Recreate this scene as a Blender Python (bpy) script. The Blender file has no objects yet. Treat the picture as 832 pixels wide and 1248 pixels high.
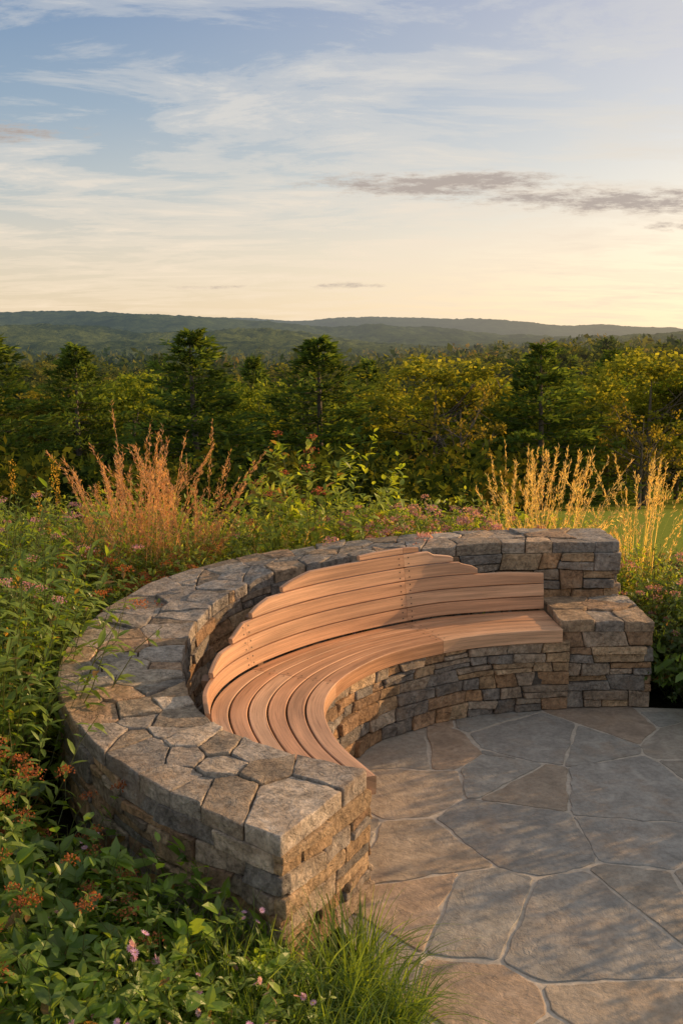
import bpy, math, random
import numpy as np
from mathutils import Vector
rng=np.random.default_rng(11); random.seed(5)
sc=bpy.context.scene
COL=bpy.context.collection
R=math.radians

# ------------------------------------------------------------------ helpers
def vnoise(P,seed=0.0):
    P=np.asarray(P,float); i=np.floor(P); f=P-i; f=f*f*(3-2*f)
    def h(o):
        q=i+np.array(o); s=np.sin(q@np.array([127.1,311.7,74.7])+seed*13.7)*43758.5453
        return s-np.floor(s)
    r=0
    for a in (0,1):
        for b in (0,1):
            for c in (0,1):
                w=(f[...,0] if a else 1-f[...,0])*(f[...,1] if b else 1-f[...,1])*(f[...,2] if c else 1-f[...,2])
                r=r+w*h((a,b,c))
    return r*2-1
def fbm(P,seed=0,o=3):
    r=0;a=1;P=np.asarray(P,float)
    for k in range(o): r=r+a*vnoise(P*2**k,seed+k); a*=.5
    return r
def nrmz(v): return v/np.maximum(np.linalg.norm(v,axis=-1,keepdims=True),1e-9)

class Geo:
    def __init__(s): s.V=[];s.Q=[];s.T=[];s.C=[];s.G=[];s.n=0
    def add(s,V,Q=None,T=None,C=(1,1,1),G=None):
        V=np.asarray(V,float).reshape(-1,3)
        C=np.asarray(C,float)
        if C.ndim==1: C=np.tile(C,(len(V),1))
        s.V.append(V); s.C.append(C)
        s.G.append(np.zeros_like(V) if G is None else np.asarray(G,float).reshape(-1,3))
        if Q is not None and len(Q): s.Q.append(np.asarray(Q,int).reshape(-1,4)+s.n)
        if T is not None and len(T): s.T.append(np.asarray(T,int).reshape(-1,3)+s.n)
        s.n+=len(V)
    def mesh(s,name,mat,smooth=True,grain=False):
        V=np.concatenate(s.V); C=np.concatenate(s.C)
        Q=np.concatenate(s.Q) if s.Q else np.zeros((0,4),int)
        T=np.concatenate(s.T) if s.T else np.zeros((0,3),int)
        me=bpy.data.meshes.new(name)
        me.vertices.add(len(V)); me.vertices.foreach_set('co',V.ravel())
        me.loops.add(Q.size+T.size)
        me.loops.foreach_set('vertex_index',np.concatenate([Q.ravel(),T.ravel()]).astype(np.int32))
        me.polygons.add(len(Q)+len(T))
        st=np.concatenate([np.arange(len(Q))*4,Q.size+np.arange(len(T))*3]).astype(np.int32)
        me.polygons.foreach_set('loop_start',st)
        me.update(calc_edges=True)
        me.polygons.foreach_set('use_smooth',np.full(len(st),smooth))
        a=me.attributes.new('Col','FLOAT_COLOR','POINT')
        a.data.foreach_set('color',np.concatenate([C,np.ones((len(C),1))],1).ravel())
        if grain:
            g=me.attributes.new('grain','FLOAT_VECTOR','POINT')
            g.data.foreach_set('vector',np.concatenate(s.G).ravel())
        me.materials.append(mat)
        me.update()
        return me
def new_obj(name,data,parent=None,**kw):
    o=bpy.data.objects.new(name,data); COL.objects.link(o)
    if parent: o.parent=parent
    for k,v in kw.items(): o[k]=v
    return o

# ------------------------------------------------------------------ materials
def node(t,typ,**kw):
    n=t.nodes.new(typ)
    for k,v in kw.items():
        if k in ('i',):
            for a,b in v.items(): n.inputs[a].default_value=b
        else: setattr(n,k,v)
    return n
def ramp(t,stops,interp='LINEAR'):
    n=t.nodes.new('ShaderNodeValToRGB'); cr=n.color_ramp; cr.interpolation=interp
    while len(cr.elements)<len(stops): cr.elements.new(.5)
    for e,(p,c) in zip(cr.elements,stops):
        e.position=p; e.color=(c[0],c[1],c[2],1) if hasattr(c,'__len__') else (c,c,c,1)
    return n
def mk(name):
    m=bpy.data.materials.new(name); m.use_nodes=True; t=m.node_tree; t.nodes.clear()
    out=t.nodes.new('ShaderNodeOutputMaterial'); return m,t,out
def mixc(t,a,b,f,mode='MIX'):
    n=t.nodes.new('ShaderNodeMix'); n.data_type='RGBA'; n.blend_type=mode
    for s,v in ((6,a),(7,b),(0,f)):
        if isinstance(v,bpy.types.NodeSocket): t.links.new(v,n.inputs[s])
        elif s==0: n.inputs[0].default_value=v
        else: n.inputs[s].default_value=(v[0],v[1],v[2],1)
    return n.outputs[2]
def math_(t,op,a,b=None,c=None,clamp=False):
    n=t.nodes.new('ShaderNodeMath'); n.operation=op; n.use_clamp=clamp
    for i,v in enumerate((a,b,c)):
        if v is None: continue
        if isinstance(v,bpy.types.NodeSocket): t.links.new(v,n.inputs[i])
        else: n.inputs[i].default_value=v
    return n.outputs[0]
def painted_haze(m,t,shader,out,L=7000.,col=(.48,.53,.51)):  # aerial haze painted in as emission that grows with distance, warmer towards the sun
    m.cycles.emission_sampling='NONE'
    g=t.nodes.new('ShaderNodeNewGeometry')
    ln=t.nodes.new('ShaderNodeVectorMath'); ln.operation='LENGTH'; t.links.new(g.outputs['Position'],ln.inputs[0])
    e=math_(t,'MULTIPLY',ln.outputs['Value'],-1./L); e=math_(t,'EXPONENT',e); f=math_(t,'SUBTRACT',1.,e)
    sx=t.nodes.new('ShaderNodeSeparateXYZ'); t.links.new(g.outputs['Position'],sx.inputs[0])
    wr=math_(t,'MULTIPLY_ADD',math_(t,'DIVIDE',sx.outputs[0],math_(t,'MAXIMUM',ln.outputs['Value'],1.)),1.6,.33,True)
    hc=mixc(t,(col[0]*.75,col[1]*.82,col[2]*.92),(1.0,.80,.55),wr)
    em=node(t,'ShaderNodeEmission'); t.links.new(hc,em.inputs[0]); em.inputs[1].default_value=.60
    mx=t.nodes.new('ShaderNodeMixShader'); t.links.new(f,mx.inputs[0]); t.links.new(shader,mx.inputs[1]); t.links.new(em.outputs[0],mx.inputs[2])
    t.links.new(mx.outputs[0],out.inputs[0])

def foliage_mat(name,trans=.38,gloss=.0,hz=0):
    m,t,out=mk(name)
    a=node(t,'ShaderNodeAttribute',attribute_name='Col'); c=a.outputs['Color']
    p=node(t,'ShaderNodeBsdfDiffuse'); t.links.new(c,p.inputs[0]); sh=p.outputs[0]
    tr=t.nodes.new('ShaderNodeBsdfTranslucent'); c2=mixc(t,c,(2.05,1.8,.65),1.,'MULTIPLY'); t.links.new(c2,tr.inputs[0])
    mx=t.nodes.new('ShaderNodeMixShader'); mx.inputs[0].default_value=trans
    t.links.new(sh,mx.inputs[1]); t.links.new(tr.outputs[0],mx.inputs[2]); sh=mx.outputs[0]
    if gloss:
        gl=node(t,'ShaderNodeBsdfGlossy',i={'Roughness':.42}); gl.inputs[0].default_value=(.9,.9,.85,1)
        m2=t.nodes.new('ShaderNodeMixShader'); m2.inputs[0].default_value=gloss
        t.links.new(sh,m2.inputs[1]); t.links.new(gl.outputs[0],m2.inputs[2]); sh=m2.outputs[0]
    if hz: painted_haze(m,t,sh,out,hz)
    else: t.links.new(sh,out.inputs[0])
    return m
M_leaf=foliage_mat('leaf_material',.5,.035); M_tree=foliage_mat('tree_foliage_material',.42); M_far=foliage_mat('far_foliage_material',.38,0,4600.)  # far foliage carries the painted distance haze
M_flower=foliage_mat('blossom_material',.35)

def stone_mat(name,bump=1.,fine=45,lich=.35,contrast=(.62,1.3),fc=(.62,1.28),cleft=False):
    m,t,out=mk(name)
    a=node(t,'ShaderNodeAttribute',attribute_name='Col')
    g=t.nodes.new('ShaderNodeNewGeometry'); P=g.outputs['Position']
    def nz(s,d=4,dist=0.,ro=.6):
        n=node(t,'ShaderNodeTexNoise',i={'Scale':s,'Detail':float(d),'Distortion':dist,'Roughness':ro}); t.links.new(P,n.inputs['Vector']); return n
    n1=nz(9,5,.6); r1=ramp(t,[(.3,contrast[0]),(.7,contrast[1])]); t.links.new(n1.outputs[0],r1.inputs[0])
    c=mixc(t,a.outputs['Color'],r1.outputs[0],1.,'MULTIPLY')
    n2=nz(fine,3,0,.7); r2=ramp(t,[(.35,fc[0]),(.5,1.),(.65,fc[1])]); t.links.new(n2.outputs[0],r2.inputs[0])
    c=mixc(t,c,r2.outputs[0],1.,'MULTIPLY')
    n3=nz(4.2,3,1.); r3=ramp(t,[(.50,0.),(.68,1.)]); t.links.new(n3.outputs[0],r3.inputs[0])
    f=math_(t,'MULTIPLY',r3.outputs[0],lich)
    c=mixc(t,c,(.42,.27,.15),f)
    r4=ramp(t,[(.60,0.),(.66,1.)]); t.links.new(n1.outputs[0],r4.inputs[0])
    f=math_(t,'MULTIPLY',r4.outputs[0],.5*lich)
    c=mixc(t,c,(.48,.46,.39),f)
    n5=nz(20,7,.8,.7); h=n5.outputs[0]
    if cleft:
        n7=nz(2.6,8,.7,.66); r7=ramp(t,[(.36,0.),(.368,.35),(.43,.4),(.436,.75),(.50,.8),(.507,1.2),(.58,1.25),(.588,1.6),(.66,1.65),(.668,2.)]); t.links.new(n7.outputs[0],r7.inputs[0])
        h=math_(t,'MULTIPLY_ADD',r7.outputs[0],2.4,math_(t,'MULTIPLY',h,1.0))
    else:
        n7=nz(7.,5,.9,.6); r7=ramp(t,[(.38,0.),(.39,.4),(.50,.45),(.51,.9),(.60,.95),(.61,1.4)]); t.links.new(n7.outputs[0],r7.inputs[0])
        h=math_(t,'MULTIPLY_ADD',r7.outputs[0],.35,h)
    p=node(t,'ShaderNodeBsdfPrincipled',i={'Roughness':.78,'Specular IOR Level':.35}); t.links.new(c,p.inputs['Base Color'])
    b=node(t,'ShaderNodeBump',i={'Strength':.9*bump,'Distance':.022}); t.links.new(h,b.inputs['Height'])
    t.links.new(b.outputs[0],p.inputs['Normal']); t.links.new(p.outputs[0],out.inputs[0])
    return m
M_stone=stone_mat('fieldstone_material',1.4); M_flag=stone_mat('flagstone_material',.42,38,.24,(.74,1.2),(.84,1.12),True)
def plain_noise(name,c1,c2,scale,rough=.9,bump=.4):
    m,t,out=mk(name); g=t.nodes.new('ShaderNodeNewGeometry')
    n=node(t,'ShaderNodeTexNoise',i={'Scale':scale,'Detail':4.}); t.links.new(g.outputs['Position'],n.inputs['Vector'])
    r=ramp(t,[(.3,c1),(.7,c2)]); t.links.new(n.outputs[0],r.inputs[0])
    p=node(t,'ShaderNodeBsdfPrincipled',i={'Roughness':rough}); t.links.new(r.outputs[0],p.inputs['Base Color'])
    b=node(t,'ShaderNodeBump',i={'Strength':bump,'Distance':.02}); t.links.new(n.outputs[0],b.inputs['Height']); t.links.new(b.outputs[0],p.inputs['Normal'])
    t.links.new(p.outputs[0],out.inputs[0]); return m
M_mortar=plain_noise('sandy_joint_material',(.43,.375,.30),(.58,.51,.42),50,.9,.15)
M_core=plain_noise('wall_core_material',(.06,.048,.038),(.12,.10,.08),30)
M_bark=plain_noise('bark_material',(.09,.07,.055),(.20,.165,.13),8)

def wood_mat():
    m,t,out=mk('cedar_material')
    a=node(t,'ShaderNodeAttribute',attribute_name='Col'); g=node(t,'ShaderNodeAttribute',attribute_name='grain')
    mp=node(t,'ShaderNodeMapping'); mp.inputs['Scale'].default_value=(2.2,75,75); t.links.new(g.outputs['Vector'],mp.inputs[0])
    n=node(t,'ShaderNodeTexNoise',i={'Scale':1.6,'Detail':6.,'Distortion':1.2,'Roughness':.7}); t.links.new(mp.outputs[0],n.inputs['Vector'])
    r=ramp(t,[(.30,(.42,.34,.29)),(.45,(.88,.86,.84)),(.6,(1.05,1.05,1.05)),(.75,(1.28,1.26,1.2))]); t.links.new(n.outputs[0],r.inputs[0])
    c=mixc(t,a.outputs['Color'],r.outputs[0],1.,'MULTIPLY')
    mp2=node(t,'ShaderNodeMapping'); mp2.inputs['Scale'].default_value=(2.,14,14); t.links.new(g.outputs['Vector'],mp2.inputs[0])
    n2=node(t,'ShaderNodeTexNoise',i={'Scale':1.2,'Detail':3.}); t.links.new(mp2.outputs[0],n2.inputs['Vector'])
    r2=ramp(t,[(.3,.70),(.7,1.25)]); t.links.new(n2.outputs[0],r2.inputs[0]); c=mixc(t,c,r2.outputs[0],1.,'MULTIPLY')
    p=node(t,'ShaderNodeBsdfPrincipled',i={'Roughness':.45,'Specular IOR Level':.45}); t.links.new(c,p.inputs['Base Color'])
    b=node(t,'ShaderNodeBump',i={'Strength':.35,'Distance':.003}); t.links.new(n.outputs[0],b.inputs['Height']); t.links.new(b.outputs[0],p.inputs['Normal'])
    t.links.new(p.outputs[0],out.inputs[0]); return m
M_wood=wood_mat()

def hill_mat(name,c1,c2,scale):
    m,t,out=mk(name); g=t.nodes.new('ShaderNodeNewGeometry')
    n=node(t,'ShaderNodeTexNoise',i={'Scale':scale,'Detail':6.,'Roughness':.70}); t.links.new(g.outputs['Position'],n.inputs['Vector'])
    n2=node(t,'ShaderNodeTexNoise',i={'Scale':scale*.1,'Detail':3.}); t.links.new(g.outputs['Position'],n2.inputs['Vector'])
    s=math_(t,'MULTIPLY_ADD',n2.outputs[0],.8,n.outputs[0]); s=math_(t,'MULTIPLY',s,.56)
    r=ramp(t,[(.41,c1),(.59,c2)]); t.links.new(s,r.inputs[0])
    p=node(t,'ShaderNodeBsdfDiffuse'); t.links.new(r.outputs[0],p.inputs[0])
    b=node(t,'ShaderNodeBump',i={'Strength':1.,'Distance':10.}); t.links.new(n.outputs[0],b.inputs['Height']); t.links.new(b.outputs[0],p.inputs['Normal'])
    painted_haze(m,t,p.outputs[0],out); return m
def ground_mat():
    m,t,out=mk('meadow_ground_material'); g=t.nodes.new('ShaderNodeNewGeometry')
    n=node(t,'ShaderNodeTexNoise',i={'Scale':14.,'Detail':5.,'Roughness':.7}); t.links.new(g.outputs['Position'],n.inputs['Vector'])
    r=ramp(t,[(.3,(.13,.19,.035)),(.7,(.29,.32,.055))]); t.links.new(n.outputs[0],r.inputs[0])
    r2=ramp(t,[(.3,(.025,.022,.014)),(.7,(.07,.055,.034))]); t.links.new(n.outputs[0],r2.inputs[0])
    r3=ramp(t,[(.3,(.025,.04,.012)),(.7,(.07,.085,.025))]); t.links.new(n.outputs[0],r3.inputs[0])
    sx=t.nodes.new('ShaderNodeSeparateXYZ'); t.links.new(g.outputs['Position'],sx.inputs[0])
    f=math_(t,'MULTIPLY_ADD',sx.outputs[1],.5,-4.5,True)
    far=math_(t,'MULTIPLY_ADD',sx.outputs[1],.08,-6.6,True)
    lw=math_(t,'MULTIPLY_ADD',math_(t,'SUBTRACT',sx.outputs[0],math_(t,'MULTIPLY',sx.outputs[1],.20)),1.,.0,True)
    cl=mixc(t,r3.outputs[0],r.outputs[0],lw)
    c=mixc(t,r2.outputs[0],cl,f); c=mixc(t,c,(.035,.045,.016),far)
    p=node(t,'ShaderNodeBsdfDiffuse'); t.links.new(c,p.inputs[0])
    b=node(t,'ShaderNodeBump',i={'Strength':.8,'Distance':.05}); t.links.new(n.outputs[0],b.inputs['Height']); t.links.new(b.outputs[0],p.inputs['Normal'])
    t.links.new(p.outputs[0],out.inputs[0]); return m

# ------------------------------------------------------------------ terrain
def gz(x,y):
    x=np.asarray(x,float); y=np.asarray(y,float)
    d=np.maximum(0,y-8.5)
    z=-.05-22*np.tanh(.165*d/22)
    z=z+np.clip(.09*np.maximum(0,x-22),0,13)*np.clip(d/60,0,1)
    z=z+.5*vnoise(np.stack([x*.04,y*.04,x*0],-1),3)*np.clip(d/20,0,1)
    return z
xs=np.concatenate([-np.geomspace(9000,14,40),np.linspace(-13,13,40),np.geomspace(14,9000,40)])
ys=np.concatenate([-np.geomspace(4000,12,12),np.linspace(-10,12,30),np.geomspace(13,12000,80)])
X,Y=np.meshgrid(xs,ys); Z=gz(X,Y)
g=Geo(); ny,nx=X.shape; idx=np.arange(nx*ny).reshape(ny,nx)
def gridq(idx): return np.stack([idx[:-1,:-1],idx[:-1,1:],idx[1:,1:],idx[1:,:-1]],-1).reshape(-1,4)
g.add(np.stack([X,Y,Z],-1),gridq(idx))
new_obj('ground',g.mesh('ground',ground_mat()),kind='structure')

def hill(D,depth,prof,mat,bump,half,seed,nx=700,ny=46):
    px=np.array([p[0] for p in prof],float); py=np.array([p[1] for p in prof],float)
    ax=(px-416)/1150*.984
    u=np.linspace(-half,half,nx); v=np.linspace(0,1,ny)
    U,Vv=np.meshgrid(u,v)
    Yg=D-depth+depth*Vv*1.25; Xg=U*D*1.0
    top=2+D*(415-np.interp(U,ax,py))/1150
    bell=np.sin(np.clip(Vv*1.25,0,1.25)*math.pi/2)**1.2
    Zg=-24+(top+24)*bell
    k=np.clip(1-Vv*1.1,0.10,1)
    Zg=Zg+fbm(np.stack([Xg,Yg*.6,Xg*0],-1)/(D*.07),seed,3)*D*.012*bell*k
    Zg=Zg+bump*(vnoise(np.stack([Xg,Yg,Xg*0],-1)/(bump*3.0),seed+5))*.5+bump*.16*rng.normal(size=Zg.shape)
    g=Geo(); g.add(np.stack([Xg,Yg,Zg],-1),gridq(np.arange(nx*ny).reshape(ny,nx)))
    new_obj('hill',g.mesh('hill',mat),kind='structure')
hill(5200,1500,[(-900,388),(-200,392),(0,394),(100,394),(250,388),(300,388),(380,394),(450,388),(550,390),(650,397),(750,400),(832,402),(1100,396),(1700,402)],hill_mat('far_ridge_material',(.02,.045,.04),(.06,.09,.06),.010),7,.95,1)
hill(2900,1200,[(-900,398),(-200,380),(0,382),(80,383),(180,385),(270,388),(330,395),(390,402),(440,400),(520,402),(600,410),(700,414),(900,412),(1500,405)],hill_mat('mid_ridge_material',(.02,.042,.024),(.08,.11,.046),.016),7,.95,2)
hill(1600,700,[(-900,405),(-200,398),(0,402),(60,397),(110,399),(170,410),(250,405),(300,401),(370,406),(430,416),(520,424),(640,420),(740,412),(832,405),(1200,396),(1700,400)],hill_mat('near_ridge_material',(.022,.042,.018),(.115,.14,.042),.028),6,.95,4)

# ------------------------------------------------------------------ plant/tree builders
def tubes(geo,pts,rad,col,S=4):
    pts=np.asarray(pts,float); rad=np.asarray(rad,float); N,K,_=pts.shape
    tg=np.gradient(pts,axis=1); tg=nrmz(tg)
    ref=np.array([.37,.91,.13]); a=nrmz(np.cross(tg,ref)); b=np.cross(tg,a)
    an=np.arange(S)*2*math.pi/S
    V=pts[:,:,None,:]+rad[:,:,None,None]*(a[:,:,None,:]*np.cos(an)[None,None,:,None]+b[:,:,None,:]*np.sin(an)[None,None,:,None])
    idx=np.arange(N*K*S).reshape(N,K,S); nx=np.roll(idx,-1,axis=2)
    Q=np.stack([idx[:,:-1],nx[:,:-1],nx[:,1:],idx[:,1:]],-1).reshape(-1,4)
    C=np.asarray(col,float)
    if C.ndim==2: C=np.repeat(C,K*S,axis=0)
    geo.add(V,Q,C=C)
def leaves(geo,B,D,Nn,L,W,col,bend=.25,fold=.18):
    N=len(B); D=nrmz(D); S=nrmz(np.cross(D,Nn)); Nn=np.cross(S,D)
    L=L[:,None]; W=W[:,None]; bend=np.broadcast_to(bend,(N,))[:,None]
    def p(t,w,s): return B+D*L*t+S*W*w*s+Nn*(abs(w)*fold*W-bend*L*t*t)
    V=np.stack([p(0,0,1),p(.3,.85,-1),p(.32,0,1),p(.3,.85,1),p(.66,.8,-1),p(.68,0,1),p(.66,.8,1),p(1,0,1)],1)
    o=np.arange(N)[:,None]*8
    Q=np.concatenate([o+np.array([1,4,5,2]),o+np.array([2,5,6,3])])
    T=np.concatenate([o+np.array([0,1,2]),o+np.array([0,2,3]),o+np.array([4,7,5]),o+np.array([5,7,6])])
    geo.add(V,Q,T,np.repeat(col,8,axis=0))
def cards(geo,B,D,Nn,L,W,col):
    N=len(B); D=nrmz(D); S=nrmz(np.cross(D,Nn)); L=L[:,None];W=W[:,None]
    V=np.stack([B,B+D*L*.5-S*W*.5,B+D*L,B+D*L*.5+S*W*.5],1)
    o=np.arange(N)[:,None]*4
    geo.add(V,o+np.array([0,1,2,3]),None,np.repeat(col,4,axis=0))
def rcol(N,c1,c2,j=.15):
    f=rng.random((N,1)); c=np.array(c1)*(1-f)+np.array(c2)*f
    return np.clip(c*(1+j*rng.normal(size=(N,1))),.004,1)
def rdir(N,up=0.):
    v=nrmz(rng.normal(size=(N,3))); v[:,2]+=up; return nrmz(v)

class Proto:
    def __init__(s,name,cat,parts): s.name,s.cat,s.parts=name,cat,parts
    def spawn(s,x,y,z=None,rot=0,sc_=1.,label='',group=None,sz=None):
        e=new_obj(s.name,None); e.empty_display_size=.1
        e.location=(x,y,float(gz(x,y)) if z is None else z); e.rotation_euler=(0,0,rot); e.scale=(sc_,sc_,sz or sc_)
        e['label']=label; e['category']=s.cat
        if group: e['group']=group
        for pn,me in s.parts:
            o=new_obj(pn,me,e)
            if pn in('blossom','plume'): o['kind']='stuff'
        return e

def pine(H,seed,c1,c2,dens=1.,mat=None):
    tr=Geo(); cw=Geo()
    K=8; t=np.linspace(0,1,K); pts=np.stack([.12*np.sin(t*4+seed),.12*np.cos(t*3+seed),t*H],-1)[None]
    tubes(tr,pts,(.24*(1-t)+.02)[None],(1,1,1),6)
    z=.05*H; BP=[];BR=[]
    Rm=H*.42*rng.uniform(.94,1.1)
    while z<H*.985:
        q=z/H; nb=rng.integers(6,9); a0=rng.random()*6.28; wl=rng.uniform(.78,1.1)
        for k in range(nb):
            L=wl*Rm*((1-q)**.92)*rng.uniform(.5,1.15)+.22
            if q<.12: L*=.8
            zz=z+rng.normal()*.12
            a=a0+k*6.283/nb+rng.normal()*.25
            tt=np.linspace(0,1,5); rise=(.10+.6*q)*rng.uniform(.3,1.3)
            P=np.stack([np.cos(a)*L*tt,np.sin(a)*L*tt,zz+L*(-.14*tt+rise*tt**2)],-1)
            BP.append(P); BR.append(.045*(1-tt*.8)*(.5+L/Rm*.5))
            n=int((14+66*L/Rm)*dens)
            s=rng.random(n)**.6; c=np.stack([np.interp(s,tt,P[:,i]) for i in range(3)],-1)
            sd=np.array([-np.sin(a),np.cos(a),0]); w=(.06+.26*L*np.sin(np.clip(s,0,1)*2.6)*.7)
            c=c+sd*(rng.uniform(-1,1,n)*w)[:,None]+np.array([0,0,1])*rng.uniform(-.12,.26,n)[:,None]
            d=np.array([np.cos(a),np.sin(a),.5])*.8+rng.normal(size=(n,3))*.5
            br=rng.uniform(.55,1.45)
            cards(cw,c,d,rdir(n,.0),rng.uniform(.36,.70,n),rng.uniform(.13,.24,n),rcol(n,c1,c2)*br)
        z+=rng.uniform(.5,.75)*H/15
    tubes(tr,np.array(BP),np.array(BR),(1,1,1),3)
    return Proto('pine_tree','tree',[('trunk',tr.mesh('pine_trunk',M_bark)),('crown',cw.mesh('pine_crown',mat or M_tree,False))])
def decid(H,seed,c1,c2,dens=1.,sparse=False,mat=None):
    tr=Geo(); cw=Geo(); W=H*rng.uniform(.40,.48)
    K=7; t=np.linspace(0,1,K); top=np.array([.3*math.sin(seed),.3*math.cos(seed*2),H*.8])
    tubes(tr,(np.stack([top[0]*t**2,top[1]*t**2,top[2]*t],-1))[None],(.24*(1-t)**.8+.02)[None],(1,1,1),6)
    ends=[];BP=[];BR=[];
    for k in range(22):
        z0=H*rng.uniform(.12,.6); a=rng.random()*6.28; el=rng.uniform(.15,1.1); L=W*rng.uniform(.7,1.1)*(1.15-.4*el)
        tt=np.linspace(0,1,6)
        P=np.stack([np.cos(a)*L*tt,np.sin(a)*L*tt,z0+L*math.tan(min(el,1.))*(tt**1.25)],-1)
        P[:,2]=np.minimum(P[:,2],H*.90); P+=rng.normal(size=P.shape)*.06*tt[:,None]*3
        BP.append(P);BR.append(.10*(1-tt*.88)); ends+= [P[5],P[4]]
        for m in range(3):
            i=rng.integers(2,5); d=rdir(1,.35)[0]; L2=L*.4
            P2=P[i]+d*L2*tt[:,None]; BP.append(P2); BR.append(.038*(1-tt*.85)); ends+=[P2[5]]
    tubes(tr,np.array(BP),np.array(BR),(1,1,1),3)
    ends=np.array(ends); ends=ends[ends[:,2]<H*.98]
    cc=[]
    nb=int(22*dens)
    for b in range(nb):
        u=rdir(1,.35)[0]; c0=u*np.array([W,W,H*.37])*rng.uniform(.6,.9)+np.array([0,0,H*.56]); rb=H*rng.uniform(.10,.16)
        br=rng.uniform(.72,1.28)
        for q in range(10): cc.append((c0+rdir(1,.2)[0]*rb*rng.uniform(.5,1)*np.array([1.2,1.2,.8]),br))
    cc+= [(e,rng.uniform(.8,1.2)) for e in ends]
    if sparse: cc=[(e,1.) for e in ends]
    for c,bb in cc:
        if sparse and rng.random()<.2: continue
        k=int(rng.uniform(18,34)*(.6 if sparse else 1)); r=rng.uniform(.35,.8)*H/13
        o=rdir(k)*(rng.random((k,1))**.5)*r*np.array([1,1,.6])
        base=rcol(k,c1,c2,.12)*bb*rng.uniform(.85,1.15)
        cards(cw,c+o,rdir(k,-.1)+nrmz(o)*.6,rdir(k,.15),rng.uniform(.28,.48,k),rng.uniform(.18,.32,k),base)
    return Proto('broadleaf_tree','tree',[('trunk',tr.mesh('broadleaf_trunk',M_bark)),('crown',cw.mesh('broadleaf_crown',mat or M_tree,False))])

PG1=(.055,.100,.030);PG2=(.130,.180,.042)
pines=[pine(15,i,PG1,PG2) for i in range(4)]
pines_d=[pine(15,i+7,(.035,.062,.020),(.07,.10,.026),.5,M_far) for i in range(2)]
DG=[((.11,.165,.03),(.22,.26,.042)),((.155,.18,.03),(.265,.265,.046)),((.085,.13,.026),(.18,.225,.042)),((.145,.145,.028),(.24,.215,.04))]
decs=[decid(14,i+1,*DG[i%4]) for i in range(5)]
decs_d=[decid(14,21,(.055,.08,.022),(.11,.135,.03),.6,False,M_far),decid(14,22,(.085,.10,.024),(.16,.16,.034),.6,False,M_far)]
bare=decid(12,9,(.16,.15,.03),(.30,.23,.05),.3,True)
def place_tree(px,py,D,proto,lab,grp,H0,wide=1.):
    x=(px-416)/1150*(.984*D+1.5); zt=2-(py-415)/1150*D; z0=float(gz(x,D)); s=max(.45,(zt-z0)/H0)
    proto.spawn(x,D,z0,rng.random()*6.28,s*wide,lab,grp,s)
LP='dark green conifer with layered boughs at the wood edge'
LD='broadleaf tree with sunlit yellow-green early autumn crown'
GP='trees along the edge of the wood'
for px,py,D,wd in [(2,410,44,1.75),(-90,424,52,1.3),(100,422,56,1.45),(240,404,46,1.8),(388,414,48,1.75),(655,418,50,1.7),(-20,440,80,1.2),(738,426,70,1.3),(448,440,66,1.2),(575,442,88,1.2),(690,436,90,1.2),(310,436,76,1.2)]:
    place_tree(px,py,D,pines[rng.integers(4)],LP,GP,15,wd)
for px,py,D,k,wd in [(165,446,62,0,1.2),(528,432,54,1,1.45),(786,424,56,1,1.45),(596,450,64,0,1.25),(466,458,66,3,1.1),(712,444,70,2,1.3),(312,456,60,0,1.2),(855,432,60,0,1.3),(196,460,74,2,1.2),(136,460,74,2,1.2),(890,440,84,4,1.1),(-120,450,80,4,1.1),(430,464,80,2,1.2),(50,460,60,3,1.1),(490,474,60,0,.9),(288,478,56,4,.95),(825,462,62,4,1.1),(620,472,60,2,1.)]:
    place_tree(px,py,D,decs[k],LD,GP,14,wd)
place_tree(560,466,46,bare,'broadleaf tree with thin crown and pale bare limbs',GP,12,.9)
place_tree(778,480,50,bare,'broadleaf tree with thin crown and pale bare limbs',GP,12,.9)
for i in range(82):
    D=rng.uniform(86,150); a=rng.uniform(-.46,.46); px=416+a*1150
    pr=pines_d[rng.integers(2)] if rng.random()<.35 else decs_d[rng.integers(2)]
    place_tree(px,rng.uniform(430,458)-(18 if px>600 else 0),D,pr,LP if pr.name=='pine_tree' else 'broadleaf tree with a dull olive crown in the wood',GP,15 if pr.name=='pine_tree' else 14,1.3)
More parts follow.
